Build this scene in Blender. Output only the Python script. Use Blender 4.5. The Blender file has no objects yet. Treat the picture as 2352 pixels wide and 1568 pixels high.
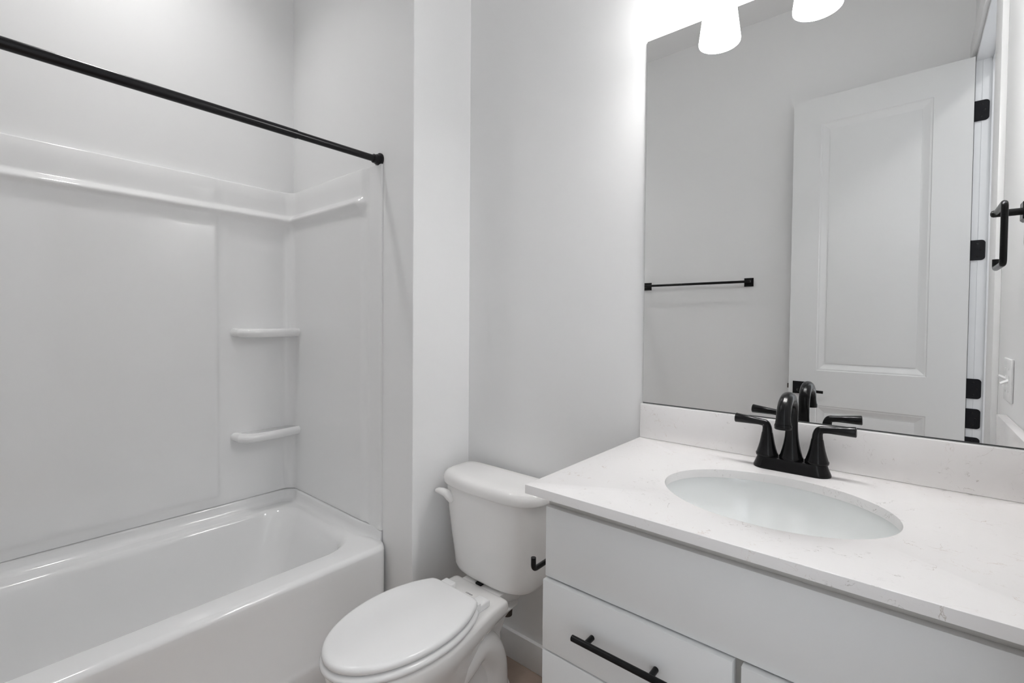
import bpy, bmesh, math
from mathutils import Vector, Matrix
PI = math.pi
S = bpy.context.scene
COL = S.collection

# ------------------------------------------------------------------ camera
CAM = (0.613, -1.3478, 1.2584)
YAW, PIT, ROL, FPX, PY = 0.6992, 0.0225, 0.0079, 1085.7755, 762.7867
fw = Vector((-math.sin(YAW)*math.cos(PIT), math.cos(YAW)*math.cos(PIT), -math.sin(PIT)))
rt = Vector((math.cos(YAW), math.sin(YAW), 0)); up = rt.cross(fw)
r2 = rt*math.cos(ROL)+up*math.sin(ROL); u2 = -rt*math.sin(ROL)+up*math.cos(ROL)
cd = bpy.data.cameras.new('camera'); cam = bpy.data.objects.new('camera', cd); COL.objects.link(cam)
cam.matrix_world = Matrix(((r2.x, u2.x, -fw.x, CAM[0]), (r2.y, u2.y, -fw.y, CAM[1]), (r2.z, u2.z, -fw.z, CAM[2]), (0, 0, 0, 1)))
cd.sensor_width = 36; cd.lens = FPX/2352*36; cd.shift_y = (PY-784)/2352; cd.clip_start = .02
S.camera = cam
# ------------------------------------------------------------------ world, exposure
W = bpy.data.worlds.new('daylight'); S.world = W; W.use_nodes = True
bg = W.node_tree.nodes['Background']; bg.inputs[0].default_value = (.90, .95, 1, 1); bg.inputs[1].default_value = 1.55
S.view_settings.view_transform = 'Standard'; S.view_settings.look = 'None'
S.view_settings.exposure = 0.38; S.view_settings.gamma = 1; S.view_settings.use_curve_mapping = False
try:
    S.cycles.use_denoising = True; S.cycles.max_bounces = 14; S.cycles.diffuse_bounces = 9; S.cycles.glossy_bounces = 6
    S.cycles.sample_clamp_indirect = 6; S.cycles.caustics_reflective = False
except Exception:
    pass
VANITY_GLOW = 18.0      # frosted shades of the vanity lamp
BULB_GLOW = 115.0         # bulbs inside the open-bottomed shades
CEILING_GLOW = 175.0    # recessed lamp over the tub
HALL_FILL = 60.0  # unseen fill lamp added in the hall to brighten the doorway

# ------------------------------------------------------------------ materials
def mat(name, col, rough=.5, metal=0., spec=.5, coat=0., bump=None, emit=None, mott=None):
    m = bpy.data.materials.new(name); m.use_nodes = True
    nt = m.node_tree; b = nt.nodes['Principled BSDF']
    b.inputs['Base Color'].default_value = (*col, 1); b.inputs['Roughness'].default_value = rough
    b.inputs['Metallic'].default_value = metal; b.inputs['Specular IOR Level'].default_value = spec
    b.inputs['Coat Weight'].default_value = coat; b.inputs['Coat Roughness'].default_value = .05
    if emit:
        b.inputs['Emission Color'].default_value = (1, .995, .985, 1); b.inputs['Emission Strength'].default_value = emit
    tc = nt.nodes.new('ShaderNodeTexCoord')
    if bump:
        n = nt.nodes.new('ShaderNodeTexNoise'); n.inputs['Scale'].default_value = bump[0]; n.inputs['Detail'].default_value = 4
        nt.links.new(tc.outputs['Object'], n.inputs['Vector'])
        bp = nt.nodes.new('ShaderNodeBump'); bp.inputs['Strength'].default_value = bump[1]; bp.inputs['Distance'].default_value = bump[2]
        nt.links.new(n.outputs['Fac'], bp.inputs['Height']); nt.links.new(bp.outputs['Normal'], b.inputs['Normal'])
    if mott:   # (second colour, scale)
        n = nt.nodes.new('ShaderNodeTexNoise'); n.inputs['Scale'].default_value = mott[1]; n.inputs['Detail'].default_value = 6
        nt.links.new(tc.outputs['Object'], n.inputs['Vector'])
        r = nt.nodes.new('ShaderNodeValToRGB'); r.color_ramp.elements[0].position = .35; r.color_ramp.elements[1].position = .68
        r.color_ramp.elements[0].color = (*col, 1); r.color_ramp.elements[1].color = (*mott[0], 1)
        nt.links.new(n.outputs['Fac'], r.inputs['Fac']); nt.links.new(r.outputs['Color'], b.inputs['Base Color'])
    return m
M = {}
M['paint'] = mat('wall_paint', (.80, .80, .80), .55, spec=.25, bump=(160, .05, .002))
M['ceil'] = mat('ceiling_paint', (.84, .84, .84), .8, spec=.2, bump=(120, .08, .003))
M['trim'] = mat('trim_paint', (.80, .80, .80), .35)
M['door'] = mat('door_paint', (.74, .745, .745), .4, spec=.35)
M['jamb'] = mat('jamb_paint', (.74, .75, .765), .35)
M['acrylic'] = mat('white_acrylic', (.78, .78, .78), .085, spec=.5, bump=(5, .015, .004))
M['porcelain'] = mat('porcelain', (.80, .79, .78), .06, spec=.5)
M['seat'] = mat('seat_plastic', (.83, .83, .83), .2, spec=.4)
M['basin'] = mat('basin_porcelain', (.80, .815, .81), .06, spec=.5)
M['cab'] = mat('cabinet_lacquer', (.72, .725, .725), .38, spec=.35)
M['cabin'] = mat('cabinet_frame', (.60, .59, .57), .5, spec=.3)
M['black'] = mat('matte_black', (.004, .004, .0045), .22, spec=.24)
M['blackrod'] = mat('satin_black', (.005, .0045, .006), .25, spec=.32)
M['iron'] = mat('hinge_black', (.004, .004, .006), .5, spec=.2)
M['bronze'] = mat('dark_bronze', (.06, .045, .035), .45, metal=.3)
M['plate'] = mat('switch_plastic', (.84, .84, .84), .25)
M['screw'] = mat('screw_steel', (.6, .6, .6), .3, metal=.8)
M['mirror'] = mat('silvered_glass', (.90, .905, .905), .0, metal=1.)
M['edge'] = mat('mirror_backing', (.06, .065, .065), .4)
M['floor'] = mat('brown_floor', (.32, .25, .205), .42, spec=.35, mott=((.42, .33, .275), 6), bump=(60, .06, .002))
M['glow'] = mat('frosted_shade', (.9, .9, .9), .4, emit=VANITY_GLOW)
M['bulb'] = mat('lamp_bulb', (.9, .9, .9), .4, emit=BULB_GLOW)
M['lamp'] = mat('lamp_diffuser', (.9, .9, .9), .4, emit=CEILING_GLOW)
M['hall'] = mat('hall_fill', (.9, .9, .9), .4, emit=HALL_FILL)
M['ink'] = mat('grey_print', (.10, .10, .11), .5)
M['nickel'] = mat('brushed_nickel', (.55, .55, .55), .3, metal=1.)

def quartz():
    m = mat('white_quartz', (.80, .785, .78), .22, spec=.45)
    nt = m.node_tree; b = nt.nodes['Principled BSDF']; N = nt.nodes; L = nt.links
    tc = N.new('ShaderNodeTexCoord')
    def noise(sc, det, dist=0, off=0):
        n = N.new('ShaderNodeTexNoise'); n.inputs['Scale'].default_value = sc; n.inputs['Detail'].default_value = det
        n.inputs['Distortion'].default_value = dist
        if off:
            mp = N.new('ShaderNodeMapping'); mp.inputs['Location'].default_value = (off, off*1.7, -off)
            L.new(tc.outputs['Object'], mp.inputs['Vector']); L.new(mp.outputs['Vector'], n.inputs['Vector'])
        else:
            L.new(tc.outputs['Object'], n.inputs['Vector'])
        return n.outputs['Fac']
    def mth(op, a, bb):
        k = N.new('ShaderNodeMath'); k.operation = op
        for i, v in enumerate((a, bb)):
            if v is None: continue
            if isinstance(v, (int, float)): k.inputs[i].default_value = v
            else: L.new(v, k.inputs[i])
        k.use_clamp = op in ('MULTIPLY',)
        return k.outputs[0]
    def smooth(x, lo, hi, a, c):
        k = N.new('ShaderNodeMapRange'); k.interpolation_type = 'SMOOTHSTEP'
        k.inputs[1].default_value = lo; k.inputs[2].default_value = hi; k.inputs[3].default_value = a; k.inputs[4].default_value = c
        L.new(x, k.inputs[0]); return k.outputs[0]
    v = noise(16, 6, 1.2)
    line = smooth(mth('ABSOLUTE', mth('SUBTRACT', v, .5), None), .0, .0075, 1, 0)        # thin wandering lines
    patch = smooth(noise(17, 3, 0.4, 5.3), .50, .60, 0, 1)                              # kept only in patches
    brk = smooth(noise(55, 2, 0, 2.1), .42, .58, 0, 1)
    f1 = mth('MULTIPLY', mth('MULTIPLY', line, patch), brk)
    v2 = noise(30, 5, 1.8, 9.1)
    line2 = smooth(mth('ABSOLUTE', mth('SUBTRACT', v2, .5), None), .0, .010, 1, 0)
    patch2 = smooth(noise(12, 2, 0.3, 3.7), .50, .62, 0, 1)
    f2 = mth('MULTIPLY', mth('MULTIPLY', line2, patch2), smooth(noise(70, 2, 0, 7.7), .45, .6, 0, .8))
    fac = mth('MULTIPLY', mth('MAXIMUM', f1, f2), .62)
    warm = N.new('ShaderNodeMixRGB'); warm.inputs[1].default_value = (.30, .27, .25, 1); warm.inputs[2].default_value = (.48, .36, .28, 1)
    L.new(smooth(noise(6, 1, 0, 1.3), .4, .6, 0, 1), warm.inputs[0])
    mix = N.new('ShaderNodeMixRGB'); mix.inputs[1].default_value = (.80, .785, .78, 1)
    L.new(fac, mix.inputs[0]); L.new(warm.outputs[0], mix.inputs[2]); L.new(mix.outputs[0], b.inputs['Base Color'])
    return m
M['quartz'] = quartz()

# ------------------------------------------------------------------ object helpers
def wloc(o):
    v = Vector((0, 0, 0))
    while o: v += o.location; o = o.parent
    return v
def tag(o, label=None, cat=None, group=None, kind=None):
    if label: o['label'] = label
    if cat: o['category'] = cat
    if group: o['group'] = group
    if kind: o['kind'] = kind
    return o
def thing(name, loc, label, cat, group=None):
    o = bpy.data.objects.new(name, None); o.empty_display_size = .05; COL.objects.link(o); o.location = loc
    return tag(o, label, cat, group)

class MB:
    def __init__(s): s.v = []; s.f = []
    def add(s, v, f):
        o = len(s.v); s.v += [tuple(p) for p in v]; s.f += [tuple(i+o for i in q) for q in f]; return s
    def bm(s, b):
        b.verts.index_update(); s.add([x.co[:] for x in b.verts], [[x.index for x in f.verts] for f in b.faces]); b.free(); return s
    def box(s, lo, hi, bev=0., seg=2):
        b = bmesh.new(); bmesh.ops.create_cube(b, size=1)
        c = [(lo[i]+hi[i])/2 for i in range(3)]; d = [abs(hi[i]-lo[i]) for i in range(3)]
        for v in b.verts: v.co = Vector([c[i]+v.co[i]*d[i] for i in range(3)])
        if bev: bmesh.ops.bevel(b, geom=b.edges[:], offset=bev, segments=seg, affect='EDGES', profile=.5)
        return s.bm(b)
    def loft(s, rings, cap0=True, cap1=True, closed=True):
        n = len(rings[0]); v = [p for r in rings for p in r]; f = []
        for k in range(len(rings)-1):
            for i in range(n if closed else n-1):
                j = (i+1) % n; f.append((k*n+i, k*n+j, (k+1)*n+j, (k+1)*n+i))
        if cap0: f.append(tuple(range(n-1, -1, -1)))
        if cap1: f.append(tuple((len(rings)-1)*n+i for i in range(n)))
        return s.add(v, f)
    def lathe(s, c, prof, n=40, axis='Z', cap0=True, cap1=True, sgn=1):
        rings = []
        for r, h in prof:
            ring = []
            for i in range(n):
                a = 2*PI*i/n; p, q = r*math.cos(a), r*math.sin(a)
                ring.append((c[0]+p, c[1]+q, c[2]+h*sgn) if axis == 'Z' else (c[0]+h*sgn, c[1]+p, c[2]+q) if axis == 'X' else (c[0]+p, c[1]+h*sgn, c[2]+q))
            rings.append(ring)
        return s.loft(rings, cap0, cap1)
    def tube(s, pts, rad, n=16, cap=True, round_end=False):
        pts = [Vector(p) for p in pts]; m = len(pts)
        if not isinstance(rad, (list, tuple)): rad = [rad]*m
        T = []
        for i in range(m):
            t = (pts[min(i+1, m-1)]-pts[max(i-1, 0)]).normalized(); T.append(t)
        a = Vector((0, 0, 1)) if abs(T[0].z) < .9 else Vector((1, 0, 0))
        nrm = (a-T[0]*a.dot(T[0])).normalized(); rings = []
        for i in range(m):
            nrm = (nrm-T[i]*nrm.dot(T[i])).normalized(); bn = T[i].cross(nrm)
            rings.append([tuple(pts[i]+(nrm*math.cos(2*PI*k/n)+bn*math.sin(2*PI*k/n))*rad[i]) for k in range(n)])
        return s.loft(rings, cap, cap)
    def build(s, name, m, parent=None, ang=35, flip=True):
        me = bpy.data.meshes.new(name); o = bpy.data.objects.new(name, me); COL.objects.link(o)
        off = Vector((0, 0, 0))
        if parent: o.parent = parent; off = wloc(parent)
        b = bmesh.new(); vs = [b.verts.new(Vector(p)-off) for p in s.v]
        for q in s.f:
            q2 = []
            for i in q:
                if not q2 or i != q2[-1]: q2.append(i)
            try: b.faces.new([vs[i] for i in q2])
            except ValueError: pass
        bmesh.ops.remove_doubles(b, verts=b.verts, dist=1e-6)
        if flip: bmesh.ops.recalc_face_normals(b, faces=b.faces)
        b.to_mesh(me); b.free()
        me.polygons.foreach_set('use_smooth', [True]*len(me.polygons)); me.set_sharp_from_angle(angle=math.radians(ang))
        me.materials.append(m); return o
def origin(o, p):                         # move a root mesh's origin to p
    p = Vector(p); o.data.transform(Matrix.Translation(-(p-o.location))); o.location = p; return o
def struct(name, mb, m, ang=35):
    return tag(mb.build(name, m, None, ang), kind='structure')
def arc(c, r, a0, a1, n, u, v):           # points of an arc in the plane (u, v)
    c, u, v = Vector(c), Vector(u), Vector(v)
    return [c+u*(r*math.cos(a0+(a1-a0)*i/n))+v*(r*math.sin(a0+(a1-a0)*i/n)) for i in range(n+1)]
def fillet_path(pts, r, n=8):
    pts = [Vector(p) for p in pts]; out = [pts[0]]
    for i in range(1, len(pts)-1):
        a = (pts[i-1]-pts[i]); c = (pts[i+1]-pts[i]); la, lc = a.length, c.length; a.normalize(); c.normalize()
        rr = r[i-1] if isinstance(r, (list, tuple)) else r
        rr = min(rr, la*.49, lc*.49); p0 = pts[i]+a*rr; p1 = pts[i]+c*rr
        for k in range(n+1):
            t = k/n; out.append(p0*(1-t)**2+pts[i]*2*t*(1-t)+p1*t*t)
    out.append(pts[-1]); return out
def rrect(x0, x1, y0, y1, r, z, n=8):     # rounded rectangle ring; r may be 4 radii (x1y1, x0y1, x0y0, x1y0)
    if not isinstance(r, (list, tuple)): r = [r]*4
    out = []
    for (cx, cy, a0, q) in ((x1, y1, 0, 0), (x0, y1, PI/2, 1), (x0, y0, PI, 2), (x1, y0, 1.5*PI, 3)):
        rr = r[q]; sx = -1 if cx == x1 else 1; sy = -1 if cy == y1 else 1
        for k in range(n+1):
            a = a0+PI/2*k/n; out.append((cx+sx*rr+rr*math.cos(a), cy+sy*rr+rr*math.sin(a), z))
    return out

# ------------------------------------------------------------------ room dimensions
XL, XR = -1.6656, .820       # left wall, right wall
YB, YF = 0.0, -1.765         # mirror wall, opposite wall
YE = -.277                   # wall at the foot of the tub
XS = -.752                   # free side of that wall
H = 3.04
DY0, DY1, DZ = -1.667, -.835, 2.468   # doorway in the right wall
T = .115
# ------------------------------------------------------------------ structure
b = MB(); b.box((XL-.12, YF-.12, -.12), (2.3, .14, 0)); struct('floor', b, M['floor'])
LX, LY, LR, LD = -1.32, -.95, .072, .085        # recessed lamp over the tub
def ceiling():
    N = 96; x0, x1, y0, y1 = XL-.12, 2.3, YF-.12, .14; t = [2*PI*k/N for k in range(N)]; out = []
    for a in t:
        c, q = math.cos(a), math.sin(a)
        f = min(((x1-LX)/c if c > 1e-9 else (x0-LX)/c if c < -1e-9 else 1e9), ((y1-LY)/q if q > 1e-9 else (y0-LY)/q if q < -1e-9 else 1e9)); out.append([LX+c*f, LY+q*f])
    for cx, cy in ((x1, y1), (x0, y1), (x0, y0), (x1, y0)):
        k = min(range(N), key=lambda i: (out[i][0]-cx)**2+(out[i][1]-cy)**2); out[k] = [cx, cy]
    circ = [(LX+(LR+.004)*math.cos(a), LY+(LR+.004)*math.sin(a)) for a in t]
    b = MB(); b.loft([[(*p, H+LD+.01) for p in circ], [(*p, H) for p in circ], [(*p, H) for p in out], [(*p, H+.1) for p in out]])
    struct('ceiling', b, M['ceil'])
ceiling()
b = MB()   # mirror wall: the corner strip falls back a few millimetres as plastered
pl = [(XS-.02, .0055), (XS, .0055), (-.70, .0043), (-.655, .0026), (-.635, .0008), (-.615, 0), (XR+T, 0)]
b.loft([[(x, y, 0) for x, y in pl]+[(XR+T, .12, 0), (XS-.02, .12, 0)], [(x, y, H) for x, y in pl]+[(XR+T, .12, H), (XS-.02, .12, H)]])
struct('wall_back', b, M['paint'], 60)
b = MB(); b.box((XL-.12, YE, 0), (XS, .12, H), .002, 1); struct('wall_partition', b, M['paint'])
b = MB(); b.box((XL-.12, YF-.12, 0), (XL, YE, H)); struct('wall_left', b, M['paint'])
b = MB(); b.box((XL, YF-.12, 0), (XR+T, YF, H)); struct('wall_front', b, M['paint'])
b = MB(); b.box((XR, DY1, 0), (XR+T, 0, H)); b.box((XR, YF, 0), (XR+T, DY0, H)); b.box((XR, DY0, DZ), (XR+T, DY1, H)); struct('wall_right', b, M['paint'])
b = MB(); b.box((2.2, YF-.12, 0), (2.3, .14, H)); b.box((XR+T, .02, 0), (2.2, .14, H)); struct('wall_hall', b, M['paint'])  # second box: unseen end wall added to keep hall daylight off the jamb
# jamb and casings of the doorway
b = MB()
b.box((XR-.001, DY0, 0), (XR+T+.001, DY0+.004, DZ)); b.box((XR-.001, DY1-.018, 0), (XR+T+.001, DY1, DZ)); b.box((XR-.001, DY0, DZ-.018), (XR+T+.001, DY1, DZ))
b.box((XR+.021, DY0+.003, 0), (XR+T+.001, DY0+.0058, DZ-.018), .0008, 1); b.box((XR+.052, DY0, 0), (XR+.090, DY0+.014, DZ-.018), .001, 1); b.box((XR+.052, DY1-.03, 0), (XR+.090, DY1-.018, DZ-.018), .001, 1)
b.box((XR+.052, DY0, DZ-.03), (XR+.090, DY1, DZ-.018), .001, 1)
struct('trim_1', b, M['jamb'])
b = MB()
b.box((XR-.015, DY1+.008, 0), (XR, DY1+.150, DZ+.10), .002, 2)
b.box((XR-.015, DY0-.085, 0), (XR, DY0-.002, DZ+.10), .002, 2)
b.box((XR-.0155, DY0-.09, DZ+.005), (XR, DY1+.152, DZ+.10), .002, 2)
struct('trim_2', b, M['trim'])
# baseboards
def baseboard(name, lo, hi):
    b = MB(); b.box(lo, hi, .003, 2); struct(name, b, M['trim'])
baseboard('baseboard_back', (XS, -.014, 0), (.04, .004, .104))
baseboard('baseboard_partition', (XS, YE, 0), (XS+.014, .004, .104))
baseboard('baseboard_front', (-.88, YF, 0), (XR-.016, YF+.014, .104))
baseboard('baseboard_end', (-.885, YE-.014, 0), (XS+.014, YE, .104))

# ------------------------------------------------------------------ door, opened against the opposite wall
def door():
    A = Vector((.8135, -1.618, 0)); Bf = Vector((.108, -1.640, 0)); u = (Bf-A).normalized(); wd = (Bf-A).length
    d = Vector((u.y, -u.x, 0)); d = d if d.y < 0 else -d          # depth, away from the mirror
    z0, z1, th = .012, 2.455, .035
    def P(s, z, q=0): return tuple(A+u*s+d*q+Vector((0, 0, z)))
    s0, s1 = .135, wd-.127
    panels = [(s0, s1, 1.011, 2.318), (s0, s1, .24, .826)]
    m = MB()
    for side in (0, 1):
        def Q(s, z, q): return P(s, z, q if side == 0 else th-q)
        zs = [z0, .24, .826, 1.011, 2.318, z1]; ss = [0, s0, s1, wd]
        for i in range(3):
            for k in range(5):
                if i == 1 and k in (1, 3): continue
                m.add([Q(ss[i], zs[k], 0), Q(ss[i+1], zs[k], 0), Q(ss[i+1], zs[k+1], 0), Q(ss[i], zs[k+1], 0)], [(0, 1, 2, 3)])
        for (a, c, e, f) in panels:
            rings = []
            for ins, q in ((0, 0), (.003, .003), (.010, .0036), (.030, .0105), (.040, .012), (.0402, .0085), (.050, .0075), (.058, .0072)):
                rings.append([Q(a+ins, e+ins, q), Q(c-ins, e+ins, q), Q(c-ins, f-ins, q), Q(a+ins, f-ins, q)])
            m.loft(rings, False, True)
    for (s, t) in ((0, 0), (wd, wd)): m.add([P(s, z0), P(s, z1), P(s, z1, th), P(s, z0, th)], [(0, 1, 2, 3)])
    for z in (z0, z1): m.add([P(0, z), P(wd, z), P(wd, z, th), P(0, z, th)], [(0, 1, 2, 3)])
    o = m.build('door_1', M['door'], None, 12); o['kind'] = 'structure'
    # hinges on the jamb
    for zc in (2.224, 1.598, .969, .832, .702):
        h = MB(); x0, x1, y = XR-.006, XR+.046, DY0+.0060; hh = .0455
        h.loft([[(x0, y, zc-hh), (x1-.014, y, zc-hh)]+[(p.x, y, p.z) for p in arc((x1-.014, y, zc-hh+.014), .014, -PI/2, 0, 6, (1, 0, 0), (0, 0, 1))]+[(p.x, y, p.z) for p in arc((x1-.014, y, zc+hh-.014), .014, 0, PI/2, 6, (1, 0, 0), (0, 0, 1))]+[(x0, y, zc+hh)],
                [(x0, y+.003, zc-hh), (x1-.014, y+.003, zc-hh)]+[(p.x, y+.003, p.z) for p in arc((x1-.014, y, zc-hh+.014), .014, -PI/2, 0, 6, (1, 0, 0), (0, 0, 1))]+[(p.x, y+.003, p.z) for p in arc((x1-.014, y, zc+hh-.014), .014, 0, PI/2, 6, (1, 0, 0), (0, 0, 1))]+[(x0, y+.003, zc+hh)]])
        k = h.build('hinge', M['iron'], o); k['label'] = 'black steel butt hinge on the jamb'
        h = MB(); h.lathe((XR-.011, DY0+.006, zc-hh), ((.0062, 0), (.0062, hh*2)), 14); h.build('hinge_barrel', M['iron'], k)
        h = MB()
        for dz in (-.028, 0, .028): h.lathe((XR+.030-(.010 if dz else 0), y+.003, zc+dz), ((.0042, 0), (.003, .0008)), 12, 'Y')
        h.build('screw', M['black'], k)
    # handle set
    s = wd-.054; hc = P(s, .914)
    h = MB(); e = .033
    h.loft([[P(s-e+i, .914-e+i, -q), P(s+e-i, .914-e+i, -q), P(s+e-i, .914+e-i, -q), P(s-e+i, .914+e-i, -q)] for i, q in ((0, 0), (0, .007), (.0015, .0085))])
    k = h.build('door_handle', M['black'], o); k['label'] = 'black lever door handle on a square plate'
    h = MB(); h.tube(fillet_path([P(s, .905, -.008), P(s, .905, -.055), P(s-.115, .903, -.055)], .014, 6), .0075, 14); h.build('lever', M['black'], k)
    h = MB(); h.lathe(P(s, .905, -.0085), ((.021, 0), (.020, -.008), (.012, -.010)), 28, 'Y', sgn=-1); h.build('lever_collar', M['black'], k)
    h = MB(); h.loft([[P(s-e, .914-e, th+q), P(s+e, .914-e, th+q), P(s+e, .914+e, th+q), P(s-e, .914+e, th+q)] for q in (0, .008)])
    k2 = h.build('door_handle', M['black'], o)
    h = MB(); h.tube(fillet_path([P(s, .905, th+.008), P(s, .905, th+.052), P(s-.115, .903, th+.052)], .014, 6), .0075, 14); h.build('lever', M['black'], k2)
    h = MB(); h.loft([[P(wd, .905, .010), P(wd, .93, .010), P(wd, .93, .025), P(wd, .905, .025)], [P(wd+.009, .905, .012), P(wd+.009, .93, .012), P(wd+.004, .93, .025), P(wd+.004, .905, .025)]])
    h.build('latch_bolt', M['bronze'], o)
door()

# ------------------------------------------------------------------ bathtub
def tub():
    x0, x1, y0, y1 = XL+.002, -.888, YF+.012, YE-.004
    zd = .408; r = .022
    m = MB(); R = []
    def out(ix, iy, z, rr=.045): return rrect(x0, x1-ix, y0, y1-iy, [max(rr, .004), .004, .004, max(rr, .004)], z, 8)
    for d, z in ((-.010, 0), (-.010, .095), (-.006, .112), (0, .120), (0, .37)): R.append(out(d, 0, z))
    for k in range(1, 9):
        a = PI/2*k/8; R.append(out(r*(1-math.cos(a)), 0, zd-r+r*math.sin(a)))
    # basin edge: rounded, then steep walls down to the floor
    bx0, bx1, by0, by1 = -1.563, -.995, y0+.075, -.352
    def basin(i, z, rf=.13, rb=.11): 
        n = 8; return rrect(bx0+i, bx1-i, by0+i, by1-i*(2.2 if i > 0 else 1), [rf+max(i, 0)*.25, rb+max(i, 0)*.25, .12, .12], z, n)
    for i, z in ((-.012, zd), (-.006, zd-.0015), (0, zd-.006), (.004, zd-.013), (.008, zd-.025), (.022, .30), (.04, .20), (.058, .12), (.075, .085), (.10, .066), (.14, .058)): R.append(basin(i, z))
    m.loft(R, True, True)
    o = m.build('bathtub', M['acrylic'], None, 40)
    tag(o, 'white acrylic bathtub with a flat apron and rounded rim, left of the toilet', 'bathtub'); origin(o, (-1.28, -1.02, 0))
    # raised lip against the walls, under the surround panels
    m = MB(); prof = []
    sec = [(0, .455), (.018, .455), (.021, .452), (.0225, .446), (.024, .430), (.027, .418), (.034, .4105), (.046, .4075), (.046, .40), (0, .40)]
    path = [((x0, y0+.0), (1, 0)), ((x0, y1-.05), (1, 0))]
    rings = []
    def ring(p, n): return [(p[0]+n[0]*d, p[1]+n[1]*d, z) for d, z in sec]
    rings.append(ring((x0, y0), (1, 0))); rings.append(ring((x0, y1-.09), (1, 0)))
    for k in range(1, 8):
        a = PI/2*k/8; c = Vector((x0+.09, y1-.09)); rings.append([((c.x-math.cos(a)*(.09-d)), (c.y+math.sin(a)*(.09-d)), z) for d, z in sec])
    rings.append(ring((x0+.09, y1), (0, -1))); rings.append(ring((-1.07, y1), (0, -1)))
    for x, f, dz in ((-1.045, .75, -.002), (-1.02, .45, -.005), (-.99, .3, -.005), (-.955, .25, -.011), (-.935, .22, -.013)):
        rings.append([(x, y1-d*f, z+(dz if z > .42 else 0)) for d, z in sec])
    m.loft(rings); m.build('rim_lip', M['acrylic'], o, 50)
    m = MB(); m.lathe((-1.28, by0+.16, .0585), ((.036, 0), (.034, .003), (.02, .004)), 32); m.build('drain', M['black'], o)
tub()

# ------------------------------------------------------------------ shower surround
def surround():
    off0 = .022; yc = YE-off0; xc = XL+off0; rad = .045
    st = []          # stations (base point on wall line, normal, tag coordinate)
    ys = [YF+.002, -1.60, -1.40, -1.20, -1.00, -.85, -.75, -.70, -.66, -.640, -.630, -.624, -.618, -.612, -.606, -.600, -.59, -.55, -.50, -.42, -.38]
    for y in ys: st.append(('L', y))
    for k in range(9): st.append(('C', k/8))
    for x in (-1.57, -1.50, -1.35, -1.20, -1.10, -1.07, -1.06, -1.05, -1.04, -1.03, -1.02, -1.01, -1.00, -.98, -.96, -.945, -.938, -.936): st.append(('E', x))
    def sm(t): t = max(0, min(1, t)); return t*t*(3-2*t)
    zl = [(1.855, -off0), (1.855, -.006), (1.8535, -.002), (1.850, 0), (1.80, 0), (1.765, 0), (1.752, .001), (1.746, .0022), (1.743, .0045), (1.738, .0095), (1.733, .0145), (1.728, .0192), (1.7245, .0216), (1.721, .0226), (1.717, .0222), (1.712, .0195), (1.706, .014), (1.698, .007), (1.685, .002), (1.65, 0)]
    zl += [(1.645, 0), (1.635, 0), (1.625, 0), (1.4, 0), (1.2, 0), (1.0, 0), (.8, 0), (.6, 0), (.52, 0), (.51, 0), (.505, 0), (.498, 0), (.49, 0), (.48, 0), (.462, 0), (.458, -.002), (.456, -.006), (.456, -off0)]
    rings = []
    for kind, t in st:
        ring = []
        for z, q in zl:
            o = q
            if kind == 'L':
                f = sm((-.603-t)/.022)
                if z < 1.70: o += .011*f*sm((z-.486)/.024)
                elif -off0 < q: o += .0035*f
                if t > -.603 and -off0 < q and z > 1.745: o -= .002
                ring.append((XL+max(off0+o, .0005), t, z))
            elif kind == 'C':
                a = PI/2*t; cx, cy = xc+rad, yc-rad; rr = rad-o
                ring.append((cx-math.cos(a)*rr, cy+math.sin(a)*rr, z))
            else:
                g = sm((t+1.055)/.04)
                if z < 1.70 or q < 0 or z >= 1.80: oo = o
                oo = o*(1-g)-g*.014
                if q <= -.01: oo = -off0
                if t > -.94: oo = max(-off0+.0005, oo-(.004 if t > -.937 else .001))
                zz = z
                if z < .47: zz = z-.010*sm((t+1.045)/.06)
                if t > -.9365: oo = -off0
                ring.append((t, YE-max(off0+oo, .0004), zz))
        rings.append(ring)
    m = MB(); m.loft(rings, False, False, False)
    o = m.build('shower_surround', M['acrylic'], None, 50)
    tag(o, 'glossy white moulded shower surround panels lining the walls above the bathtub', 'shower surround'); origin(o, (-1.62, -1.0, .456))
    for zt in (1.2195, .7615):
        pts = [(XL+.004, -.568), (-1.585, -.558), (-1.548, -.530), (-1.541, -.46), (-1.548, -.36), (-1.556, -.318), (-1.556, YE-.010), (XL+.004, YE-.010)]
        base = fillet_path([(*p, 0) for p in pts]+[(*pts[0], 0)], [.006, .03, .04, .03, .02, .004, .004], 6)[:-1]
        c = Vector((XL, YE, 0)); rings = []
        for ins, z in ((.030, -.040), (.012, -.0375), (.004, -.031), (0, -.022), (0, -.015), (.003, -.007), (.009, -.002), (.018, 0), (.030, -.001), (.036, -.004)):
            ring = []
            for p in base:
                q = Vector(p)
                k = Vector((max(c.x+.002, q.x-ins*(1 if q.x > -1.62 else .3)), min(c.y-.002, q.y+(ins if q.y < -.40 and q.x < -1.53 else 0)), zt+z)); ring.append(tuple(k))
            rings.append(ring)
        m = MB(); m.loft(rings); m.build('corner_shelf', M['acrylic'], o, 60)
surround()

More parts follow.
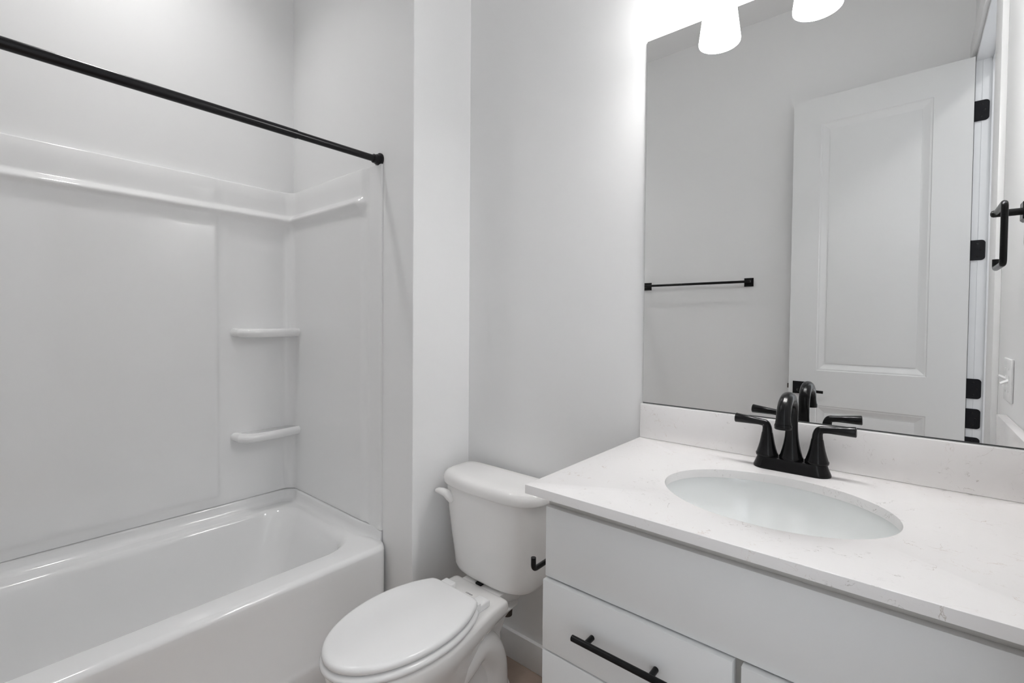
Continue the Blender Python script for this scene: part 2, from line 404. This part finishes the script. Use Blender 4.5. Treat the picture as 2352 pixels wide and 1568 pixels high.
# ------------------------------------------------------------------ shower rod
def rod():
    x, z = -.9565, 1.8735
    t = thing('shower_curtain_rod', (x, -1.0, z), 'black round shower curtain rod spanning above the bathtub from wall to wall', 'shower rod')
    m = MB(); m.tube([(x, YE-.004, z), (x, -.62, z)], .0125, 24); m.build('inner_rod', M['blackrod'], t)
    m = MB(); m.tube([(x, -.60, z), (x, YF+.004, z)], .0142, 24); m.build('rod', M['blackrod'], t)
    for y, s in ((YE, -1), (YF, 1)):
        m = MB(); m.lathe((x, y, z), ((.026, 0), (.026, .004), (.0255, .006), (.019, .009), (.0185, .018), (.0165, .019), (.0165, .030), (.0135, .033)), 32, 'Y', sgn=s)
        m.build('end_flange', M['blackrod'], t)
rod()

# ------------------------------------------------------------------ toilet
def toilet():
    X = -.480
    t = thing('toilet', (X, -.40, 0), 'white two-piece toilet with closed lid between bathtub and vanity', 'toilet')
    # seat outline: truncated ellipse at the back, ellipse in front
    def egg(i, z, yb=-.316, ym=-.508, yf=-.755, hw=.1577, ab=.244, rc=.03):
        pts = []; am = math.asin(min(.999, (yb-ym)/ab)); hb = hw*math.cos(am)
        for k in range(49):
            a = -PI/2+PI*k/48; pts.append((hw*math.sin(a), ym-(ym-yf)*math.cos(a)))
        for k in range(1, 11):
            a = am*k/10*.93; pts.append((hw*math.cos(a), ym+ab*math.sin(a)))
        a9 = am*.93; p0 = (hw*math.cos(a9), ym+ab*math.sin(a9)); p1 = (hb, yb); p2 = (hb-.028, yb)
        cr = []
        for k in range(1, 6):
            s = k/5; cr.append(((1-s)**2*p0[0]+2*s*(1-s)*p1[0]+s*s*p2[0], (1-s)**2*p0[1]+2*s*(1-s)*p1[1]+s*s*p2[1]))
        pts += cr
        for k in range(1, 8): pts.append(((hb-.028)*(1-2*k/8), yb))
        pts += [(-x, y) for x, y in reversed(cr)]
        for k in range(10, 0, -1):
            a = am*k/10*.93; pts.append((-hw*math.cos(a), ym+ab*math.sin(a)))
        cy = (yb+yf)/2
        sx = (hw-i)/hw; sy = ((yb-yf)/2-i)/((yb-yf)/2)
        return [(X+x*sx, cy+(y-cy)*sy, z) for x, y in pts]
    m = MB(); m.loft([egg(.006, .3915), egg(.0015, .3922), egg(0, .3945), egg(0, .401), egg(.002, .4055), egg(.006, .4085), egg(.013, .4102), egg(.05, .4115), egg(.11, .412)])
    m.build('seat_lid', M['seat'], t, 40)
    kw = dict(yb=-.318, ym=-.508, yf=-.760, hw=.163, ab=.25)
    m = MB(); m.loft([egg(.014, .366, **kw), egg(.004, .367, **kw), egg(0, .372, **kw), egg(0, .378, **kw), egg(.003, .3825, **kw), egg(.009, .3852, **kw), egg(.018, .3862, **kw)])
    m.build('seat', M['seat'], t, 40)
    for sx in (-1, 1):
        m = MB(); m.box((X+sx*.078-.024, -.320, .362), (X+sx*.078+.024, -.264, .384), .005, 3)
        m.box((X+sx*.101-.003, -.332, .372), (X+sx*.101+.003, -.308, .394), .0025, 2); m.build('hinge_cap', M['seat'], t)
    # bowl with tank deck
    def body(z, yf, ym, yb, wf, wb, rc=.03, wm=None):
        pts = []
        for k in range(41):
            a = -PI/2+PI*k/40; pts.append((wf*math.sin(a), ym-(ym-yf)*math.cos(a)))
        side = []
        for k in range(1, 15):
            s = k/14; e = s*s*(3-2*s); side.append((wf+(wb-wf)*min(1, e), ym+(yb-rc-ym)*s))
        cor = [(wb-rc+rc*math.cos(PI/2*k/5), yb-rc+rc*math.sin(PI/2*k/5)) for k in range(1, 6)]
        right = side+cor; pts += right; pts += [(-x, y) for x, y in reversed(right)]
        return [(X+x, y, z) for x, y in pts]
    prof = [(0, -.640, -.42, -.13, .108, .105), (.015, -.640, -.42, -.13, .108, .105), (.03, -.634, -.42, -.135, .102, .098), (.09, -.628, -.43, -.15, .096, .075), (.16, -.640, -.45, -.155, .102, .066),
            (.215, -.668, -.47, -.15, .118, .062), (.26, -.702, -.485, -.12, .136, .066), (.285, -.722, -.495, -.10, .147, .080), (.305, -.735, -.50, -.105, .155, .100), (.318, -.741, -.50, -.150, .159, .116), (.328, -.745, -.50, -.182, .1608, .122),
            (.349, -.747, -.50, -.196, .1618, .124, .014), (.3565, -.744, -.50, -.198, .1595, .1225, .014), (.3612, -.738, -.50, -.203, .154, .117, .014), (.3625, -.72, -.50, -.212, .14, .107, .014)]
    m = MB(); m.loft([body(*p) for p in prof])
    m.loft([rrect(X-w, X+w, -.28, y, .02, z, 5) for w, y, z in ((.056, -.16, .24), (.070, -.10, .285), (.084, -.062, .318), (.089, -.058, .352), (.086, -.062, .3615))])
    # trapway bulges on both flanks
    for s in (-1, 1):
        path = fillet_path([(X+s*.048, -.43, .10), (X+s*.052, -.36, .19), (X+s*.052, -.28, .245), (X+s*.050, -.205, .16), (X+s*.050, -.195, .0)], .05, 8)
        m.tube(path, [.040+.014*min(1, k/8) for k in range(len(path))], 20)
    bowl = m.build('bowl', M['porcelain'], t, 40)
    # tank
    def sup(a, yb, dep, n, z, ins=0, nb=7, N=96):
        pts = []; yc = yb-dep*.45
        for k in range(N):
            q = 2*PI*k/N; c, s = math.cos(q), math.sin(q); e = n if s < 0 else nb
            x = math.copysign(abs(c)**(2/e), c)*(a-ins); y = math.copysign(abs(s)**(2/e), s)*((dep*.55 if s < 0 else dep*.45)-ins)
            pts.append((X+x, yc+y, z))
        return pts
    m = MB(); R = []
    for z, a, dep in ((.3635, .128, .118), (.3645, .148, .150), (.3685, .161, .164), (.377, .170, .171), (.392, .1765, .175), (.43, .181, .176), (.50, .191, .183), (.58, .201, .189), (.64, .2075, .192), (.684, .2095, .193)):
        R.append(sup(a, -.030, dep, 3.0, z))
    m.loft(R); tank = m.build('tank', M['porcelain'], t, 50)
    m = MB(); R = []
    for ins, z in ((.016, .674), (.006, .6745), (.0015, .677), (0, .682), (0, .694), (.002, .703), (.006, .710), (.013, .7155), (.024, .7185), (.05, .720), (.085, .7205)):
        R.append(sup(.225, -.024, .207, 2.95, z, ins))
    m.loft(R); m.build('tank_lid', M['porcelain'], t, 50)
    # flush lever on the front left corner
    m = MB(); lx, ly, lz = X-.152, -.205, .640
    e = [(lx+.012+.016*math.cos(2*PI*k/28)*(1-i), ly+.004-q, lz-.006+.024*math.sin(2*PI*k/28)*(1-i)) for i, q in ((0, -.012), (0, .004), (.12, .009), (.5, .012)) for k in range(28)]
    m.loft([e[k*28:(k+1)*28] for k in range(4)])
    pts = [(lx+.018, ly-.008, lz-.018), (lx+.012, ly-.012, lz-.004), (lx+.002, ly-.016, lz+.008), (lx-.012, ly-.021, lz+.013), (lx-.030, ly-.025, lz+.014), (lx-.042, ly-.026, lz+.011)]
    m.tube(pts, [.010, .0150, .0150, .0130, .0108, .0075], 16); m.build('flush_lever', M['porcelain'], t, 60)
    m = MB(); m.box((X-.024, -.204, .3626), (X+.002, -.180, .3690), .001, 1); m.build('tank_bolt', M['black'], t)
    m = MB(); m.lathe((X+.062, -.135, .258), ((.012, 0), (.017, .002), (.018, .03), (.012, .04), (.012, .09)), 24); m.build('tank_nut', M['bronze'], t)
    # maker's print on the deck
    cu = bpy.data.curves.new('print', 'FONT'); cu.body = 'GERBER'; cu.size = .0088; cu.align_x = 'CENTER'; cu.extrude = .0001
    tmp = bpy.data.objects.new('print', cu); COL.objects.link(tmp); bpy.context.view_layer.update()
    me = bpy.data.meshes.new_from_object(tmp.evaluated_get(bpy.context.evaluated_depsgraph_get())); bpy.data.objects.remove(tmp)
    o = bpy.data.objects.new('maker_mark', me); COL.objects.link(o); o.parent = t; o.location = Vector((-.478, -.262, .3627))-t.location; me.materials.append(M['ink']); o['label'] = 'small grey printed lettering'
toilet()

# ------------------------------------------------------------------ vanity
ZC, TC, DC = .9161, .0187, .572
SX, SY, SA, SB = .409, -.3115, .2023, .1579
def vanity():
    x0, x1, yf = .034, XR-.006, -.530
    t = thing('vanity_cabinet', (.42, -.28, 0), 'pale grey flat-front vanity cabinet under the quartz countertop', 'cabinet')
    zt = ZC-TC-.0005
    m = MB()
    m.box((x0, -.5115, .0), (x0+.016, -.006, zt)); m.box((x1-.016, -.5115, .0), (x1, -.006, zt))
    m.box((x0+.014, -.46, .0), (x1-.014, -.445, .095)); m.box((x0+.014, -.511, .095), (x1-.014, -.006, .112)); m.box((x0+.014, -.018, .10), (x1-.014, -.006, zt))
    m.build('carcass', M['cab'], t)
    m = MB()
    ya, yb2 = yf-.001, yf+.018
    for xa, xb, za, zb in ((x0, x0+.038, .09, zt), (x1-.038, x1, .09, zt), (x0+.038, x1-.038, .842, zt), (x0+.038, x1-.038, .705, .742), (x0+.038, x1-.038, .09, .115), (.394, .436, .115, .705)): m.box((xa, ya, za), (xb, yb2, zb))
    m.build('face_frame', M['cabin'], t)
    m = MB(); m.box((.0365, -.547, .7250), (XR-.010, yf-.001, .8725), .0015, 2); m.build('front_panel', M['cab'], t)
    fronts = [('drawer', .0365, .409, .5765, .7215), ('drawer', .0365, .409, .350, .5735), ('drawer', .0365, .409, .120, .347)]
    for nm, a, c, e, f in fronts:
        m = MB(); m.box((a, -.556, e), (c, yf-.001, f), .0018, 2); d = m.build('drawer', M['cab'], t)
        zc = (e+f)/2 if f > .6 else f-.075
        handle(d, (a+c)/2-.003, zc)
    m = MB(); m.box((.4215, -.556, .120), (XR-.010, yf-.001, .7215), .0018, 2); d = m.build('door', M['cab'], t)
    h = MB(); xh, zh = .462, .60
    h.tube([(xh, -.582, zh-.09), (xh, -.582, zh+.09)], .006, 16)
    hb = h.build('handle', M['black'], d)
    for s in (-1, 1):
        p = MB(); p.tube([(xh, -.5555, zh+s*.064), (xh, -.582, zh+s*.064)], .005, 14); p.build('post', M['black'], hb)
def handle(d, xc, zc):
    h = MB(); L = .094
    h.lathe((xc-L, -.582, zc), ((.0052, 0), (.006, .0008), (.006, 2*L-.0008), (.0052, 2*L)), 20, 'X'); k = h.build('handle', M['black'], d); k['label'] = 'matte black bar pull'
    for s in (-1, 1):
        h = MB(); h.tube([(xc+s*.064, -.5555, zc), (xc+s*.064, -.582, zc)], .0053, 16); h.build('post', M['black'], k)
vanity()
def counter():
    N = 128; x0, x1, y0, y1 = 0.0, XR-.0015, -DC, -.001
    t = [2*PI*k/N for k in range(N)]
    def ell(i, z): return [(SX+(SA+i)*math.cos(a), SY+(SB+i)*math.sin(a), z) for a in t]
    angs = []
    for (cx, cy) in ((x1, y1), (x0, y1), (x0, y0), (x1, y0)): angs.append(math.atan2((cy-SY)/SB, (cx-SX)/SA) % (2*PI))
    idx = [min(range(N), key=lambda k: abs((t[k]-a+PI) % (2*PI)-PI)) for a in angs]
    def rect(i, z):
        X0, X1, Y0, Y1 = x0+i, x1-i, y0+i, y1-i; out = []
        for k, a in enumerate(t):
            c, s = SA*math.cos(a), SB*math.sin(a)
            f = min(((X1-SX)/c if c > 1e-9 else (X0-SX)/c if c < -1e-9 else 1e9), ((Y1-SY)/s if s > 1e-9 else (Y0-SY)/s if s < -1e-9 else 1e9))
            out.append([SX+c*f, SY+s*f, z])
        for q, k in enumerate(idx): out[k] = [(X1, X0, X0, X1)[q], (Y1, Y1, Y0, Y0)[q], z]
        return [tuple(p) for p in out]
    zb = ZC-TC; e = .0015
    R = [rect(e, ZC), ell(e, ZC), ell(.0004, ZC-.0004), ell(0, ZC-e), ell(0, zb), rect(0, zb), rect(0, ZC-e), rect(.0004, ZC-.0004), rect(e, ZC)]
    m = MB(); m.loft(R, False, False); o = m.build('countertop', M['quartz'], None, 30)
    tag(o, 'white veined quartz countertop with an oval sink cutout on the vanity', 'countertop'); origin(o, (.41, -.28, ZC))
    m = MB(); m.box((.0012, -.0215, ZC+.0003), (XR-.0215, -.0008, 1.0166), .0012, 2); o = m.build('backsplash', M['quartz'])
    tag(o, 'low white quartz backsplash strip below the mirror', 'backsplash'); origin(o, (.41, -.01, ZC))
    m = MB(); m.box((XR-.0205, -.500, ZC+.0003), (XR-.0008, -.0008, 1.0166), .0012, 2); o = m.build('side_splash', M['quartz'])
    tag(o, 'short white quartz side splash on the right wall, seen in the mirror', 'backsplash'); origin(o, (XR-.01, -.25, ZC))
counter()
def sink():
    N = 96
    def ell(a, c, z, dy=0): return [(SX+a*math.cos(2*PI*k/N), SY+dy+c*math.sin(2*PI*k/N), z) for k in range(N)]
    zb = ZC-TC-.0004; a, c = SA+.004, SB+.004
    m = MB(); R = [ell(a+.018, c+.018, zb-.014), ell(a+.018, c+.018, zb), ell(a, c, zb), ell(a-.001, c-.001, zb-.003)]
    for k in range(1, 15):
        q = k/14; R.append(ell((a-.002)*math.cos(PI/2*q*.93)**.82, (c-.002)*math.cos(PI/2*q*.93)**.82, zb-.004-.135*math.sin(PI/2*q)))
    R.append(ell(.023, .023, zb-.1405))
    m.loft(R, False, True)
    o = m.build('sink_basin', M['basin'], None, 40); tag(o, 'oval white undermount porcelain sink basin set in the countertop', 'sink'); origin(o, (SX, SY, zb-.14))
    m = MB(); m.lathe((SX, SY, zb-.1408), ((.0225, 0), (.0225, .002), (.019, .003), (.016, .001)), 32); m.build('drain', M['black'], o)
sink()

# ------------------------------------------------------------------ faucet
def faucet():
    X, Y = .4075, -.087; z = ZC
    t = thing('faucet', (X, Y, z), 'matte black two-handle centerset faucet behind the oval sink', 'faucet')
    def stad(hl, r, zz, n=20):
        pts = []
        for s, a0 in ((1, -PI/2), (-1, PI/2)):
            for k in range(n+1):
                a = a0+PI*k/n; pts.append((X+s*(hl-r)+r*math.cos(a), Y+r*math.sin(a), zz))
        return pts
    m = MB(); m.loft([stad(.079, .0275, z), stad(.0795, .028, z+.002), stad(.079, .0275, z+.005), stad(.076, .0262, z+.012), stad(.073, .0248, z+.020), stad(.0712, .0238, z+.025), stad(.0700, .0228, z+.0268), stad(.066, .0195, z+.0275)])
    m.build('base', M['black'], t, 40)
    for s in (-1, 1):
        c = (X+s*.0508, Y, z+.0270)
        m = MB(); m.lathe(c, ((.0232, 0), (.0240, .003), (.0238, .006), (.0222, .008), (.0215, .011), (.0190, .019), (.0162, .030), (.0140, .042), (.0124, .052), (.0118, .0545), (.0116, .0548)), 36)
        h = m.build('handle', M['black'], t, 40)
        zz = c[2]+.055; path = fillet_path([(c[0], Y, zz-.001), (c[0]+s*.0003, Y, zz+.012), (c[0]+s*.004, Y, zz+.0215), (c[0]+s*.018, Y, zz+.0235), (c[0]+s*.070, Y-.001, zz+.0265)], .011, 7)
        n = len(path); L = [0]
        for i in range(1, n): L.append(L[-1]+(path[i]-path[i-1]).length)
        rr = []
        for l in L:
            q = l/L[-1]; rr.append(.0114-.0034*min(1, q/.35) if q < .42 else .0080+.0036*((q-.42)/.58)**1.3)
        e = path[-1]-path[-2]; e.normalize(); path += [path[-1]+e*.0012, path[-1]+e*.0018]; rr += [rr[-1]*.93, rr[-1]*.80]
        m = MB(); m.tube(path, rr, 24); m.build('lever', M['black'], h, 40)
    m = MB(); m.lathe((X, Y, z+.0270), ((.0245, 0), (.0250, .003), (.0247, .006), (.0228, .009), (.0222, .012), (.0195, .022), (.0165, .036), (.0142, .052), (.0130, .068), (.0126, .078)), 40, cap1=False)
    R, rv, zs, tip = .0500, .0415, z+.1345, z+.1235; cy = Y-R
    path = [(X, Y, z+.104), (X, Y, z+.120)]+[(X, cy+R*math.cos(a), zs+rv*math.sin(a)) for a in [PI*k/26 for k in range(27)]]
    path += [(X, cy-R-.0008, tip+.005), (X, cy-R-.0012, tip+.0005)]
    rr = [.0126, .0126]+[.0126+.0018*k/26 for k in range(27)]+[.0152, .0157]
    m.tube([(X, Y, z+.085)]+path, [.0126]+rr, 28)
    sp = m.build('spout', M['black'], t, 50)
    m = MB(); m.lathe((X, cy-R-.0014, tip-.0095), ((.0125, .0005), (.0162, 0), (.0168, .001), (.0168, .008), (.0160, .0105)), 32); m.build('spout_tip', M['black'], sp)
    m = MB(); m.lathe((X, Y+.017, z+.0270), ((.003, 0), (.003, .022), (.0055, .024), (.0055, .032), (.004, .034)), 18); m.build('drain_pull', M['black'], t)
faucet()

# ------------------------------------------------------------------ mirror
m = MB(); m.box((.0012, -.0055, 1.0195), (XR-.0012, -.0015, 2.0905), .0004, 1); mir = m.build('wall_mirror', M['mirror'])
tag(mir, 'large frameless rectangular mirror above the vanity backsplash', 'mirror'); origin(mir, (.41, -.0015, 1.0195))
m = MB(); m.box((.0020, -.0014, 1.0180), (XR-.0020, -.0004, 2.0897)); m.box((.0020, -.0052, 1.0168), (XR-.0020, -.0012, 1.0194)); k = m.build('backing', M['edge'], mir); k['label'] = 'dark backing edge'

# ------------------------------------------------------------------ vanity light
def vanity_light():
    zb, y = 2.0665, -.105; xs = (.1755, .4155, .6555)
    t = thing('vanity_light', (.4155, 0, 2.27), 'three-shade frosted glass vanity light glowing above the mirror', 'wall light')
    m = MB(); m.box((.12, -.022, 2.245), (.71, -.0008, 2.315), .004, 2); m.build('back_plate', M['nickel'], t)
    for x in xs:
        m = MB(); m.tube(fillet_path([(x, -.02, 2.28), (x, y, 2.28), (x, y, 2.235)], .03, 8), .007, 14); m.lathe((x, y, 2.212), ((.026, 0), (.026, .024), (.012, .03)), 28); m.build('lamp_arm', M['nickel'], t)
        m = MB(); m.lathe((x, y, zb), ((.024, .140), (.033, .136), (.038, .117), (.043, .085), (.048, .045), (.0520, .010), (.0527, .003), (.0540, .0), (.0553, .001), (.0557, .005), (.0555, .010), (.051, .045), (.046, .085), (.041, .118), (.036, .140), (.026, .147)), 48, cap0=True, cap1=True)
        sh = m.build('lamp_shade', M['glow'], t, 60)
        m = MB(); m.lathe((x, y, zb), ((.004, .022), (.018, .026), (.027, .036), (.030, .048), (.029, .060), (.022, .078), (.014, .094), (.013, .118)), 32); m.build('bulb', M['bulb'], sh, 60)
vanity_light()
# ------------------------------------------------------------------ ceiling lights
def ceiling_light(x, y, mt, label, r=.07, d=0.):
    t = thing('ceiling_light', (x, y, H), label, 'ceiling light')
    m = MB(); m.lathe((x, y, H), ((r+.024, -.0003), (r+.024, -.004), (r+.012, -.007), (r, -.006), (r, max(d-.001, -.001))), 48, cap0=False, cap1=False); m.build('trim_ring', M['trim'], t)
    m = MB(); m.lathe((x, y, H), ((r, d-.0015), (r-.003, d-.004), (r*.5, d-.005)), 48); m.build('diffuser', mt, t)
ceiling_light(LX, LY, M['lamp'], 'round recessed ceiling light over the bathtub', LR, LD)
ceiling_light(1.55, -1.1, M['hall'], 'added round fill light, unseen on the hall ceiling beyond the open door', .11)  # fill lamp added out of view

# ------------------------------------------------------------------ black wall hardware
def square_plate(m, c, e, axis, s, th=.009):      # bevelled square rosette facing s along axis
    rings = []
    for i, q in ((0, 0), (0, th*.55), (.004, th)):
        r = []
        for a, d in ((-1, -1), (1, -1), (1, 1), (-1, 1)):
            h, v = a*(e-i), d*(e-i)
            r.append((c[0]+s*q, c[1]+h, c[2]+v) if axis == 'X' else (c[0]+h, c[1]+s*q, c[2]+v))
        rings.append(r)
    m.loft(rings)
def hook_path(y0, x, z, y1, zd, y2, tip):
    return fillet_path([(x, y0, z), (x, y1, z), (x, y1, zd), (x, y2, zd), (x, y2, zd+tip)], [.012, .012, .010], 7)
def towel_ring():
    y, z, x = -.292, 1.5275, XR-.053
    t = thing('towel_ring', (XR, y, z), 'black open towel ring on the right wall, reflected at the edge of the mirror', 'towel ring')
    m = MB(); square_plate(m, (XR, y, z), .0235, 'X', -1, .011); m.build('mounting_plate', M['black'], t)
    m = MB(); m.tube([(XR-.008, y, z), (x-.004, y, z)], .0085, 18); m.lathe((x-.004, y, z), ((.0085, 0), (.007, .004), (.003, .006)), 18, 'X', sgn=-1); m.build('post', M['black'], t)
    m = MB(); m.tube(hook_path(y, x, z+.001, -.152, 1.394, y+.018, .022), .0062, 16); m.build('ring', M['black'], t, 60)
towel_ring()
def paper_holder():
    x, z, y0 = -.033, .693, -.330
    t = thing('toilet_paper_holder', (.034, y0, z), 'black open-arm toilet paper holder on the side of the vanity cabinet', 'toilet paper holder')
    m = MB(); square_plate(m, (.0345, y0, z), .0235, 'X', -1, .012); m.build('mounting_plate', M['black'], t)
    m = MB(); m.tube([(.026, y0, z), (x, y0, z)], .0085, 18); m.build('post', M['black'], t)
    m = MB(); m.tube(fillet_path([(x, y0, z), (x, -.497, z), (x, -.497, z+.028)], .012, 8), .0060, 16); m.build('arm', M['black'], t, 60)
paper_holder()
def towel_bar():
    z, y = 1.506, YF+.062; xa, xb = -.772, -.133
    t = thing('towel_bar', ((xa+xb)/2, YF, z), 'long black towel bar on the wall opposite the mirror, seen in reflection', 'towel bar')
    for x in (xa, xb):
        m = MB(); square_plate(m, (x, YF, z), .0255, 'Y', 1, .011); m.build('mounting_plate', M['black'], t)
        m = MB(); m.tube([(x, YF+.009, z), (x, y+.006, z)], .0095, 18); m.build('post', M['black'], t)
    m = MB(); m.tube([(xa-.022, y, z), (xb+.022, y, z)], .0078, 18); m.build('bar', M['black'], t)
towel_bar()
def switch():
    y, z = -.470, 1.114
    t = thing('light_switch', (XR, y, z), 'white double toggle light switch on the right wall, seen in the mirror', 'light switch')
    m = MB(); m.box((XR-.0062, y-.058, z-.057), (XR-.0003, y+.058, z+.057), .0028, 3); m.build('cover_plate', M['plate'], t)
    for dy, dz in ((-.023, 1), (.023, -1)):
        m = MB(); q = Vector((XR-.005, y+dy, z)); e = Vector((XR-.021, y+dy, z+dz*.009)); m.tube([q, e], [.0052, .0040], 4)
        m.build('toggle', M['plate'], t)
        m = MB(); m.box((XR-.0072, y+dy-.005, z-.012), (XR-.006, y+dy+.005, z+.012)); m.build('toggle_slot', M['plate'], t)
        for s in (-1, 1):
            m = MB(); m.lathe((XR-.006, y+dy, z+s*.030), ((.0035, 0), (.0028, .0012), (.001, .0014)), 14, 'X', sgn=-1); m.build('screw', M['screw'], t)
switch()
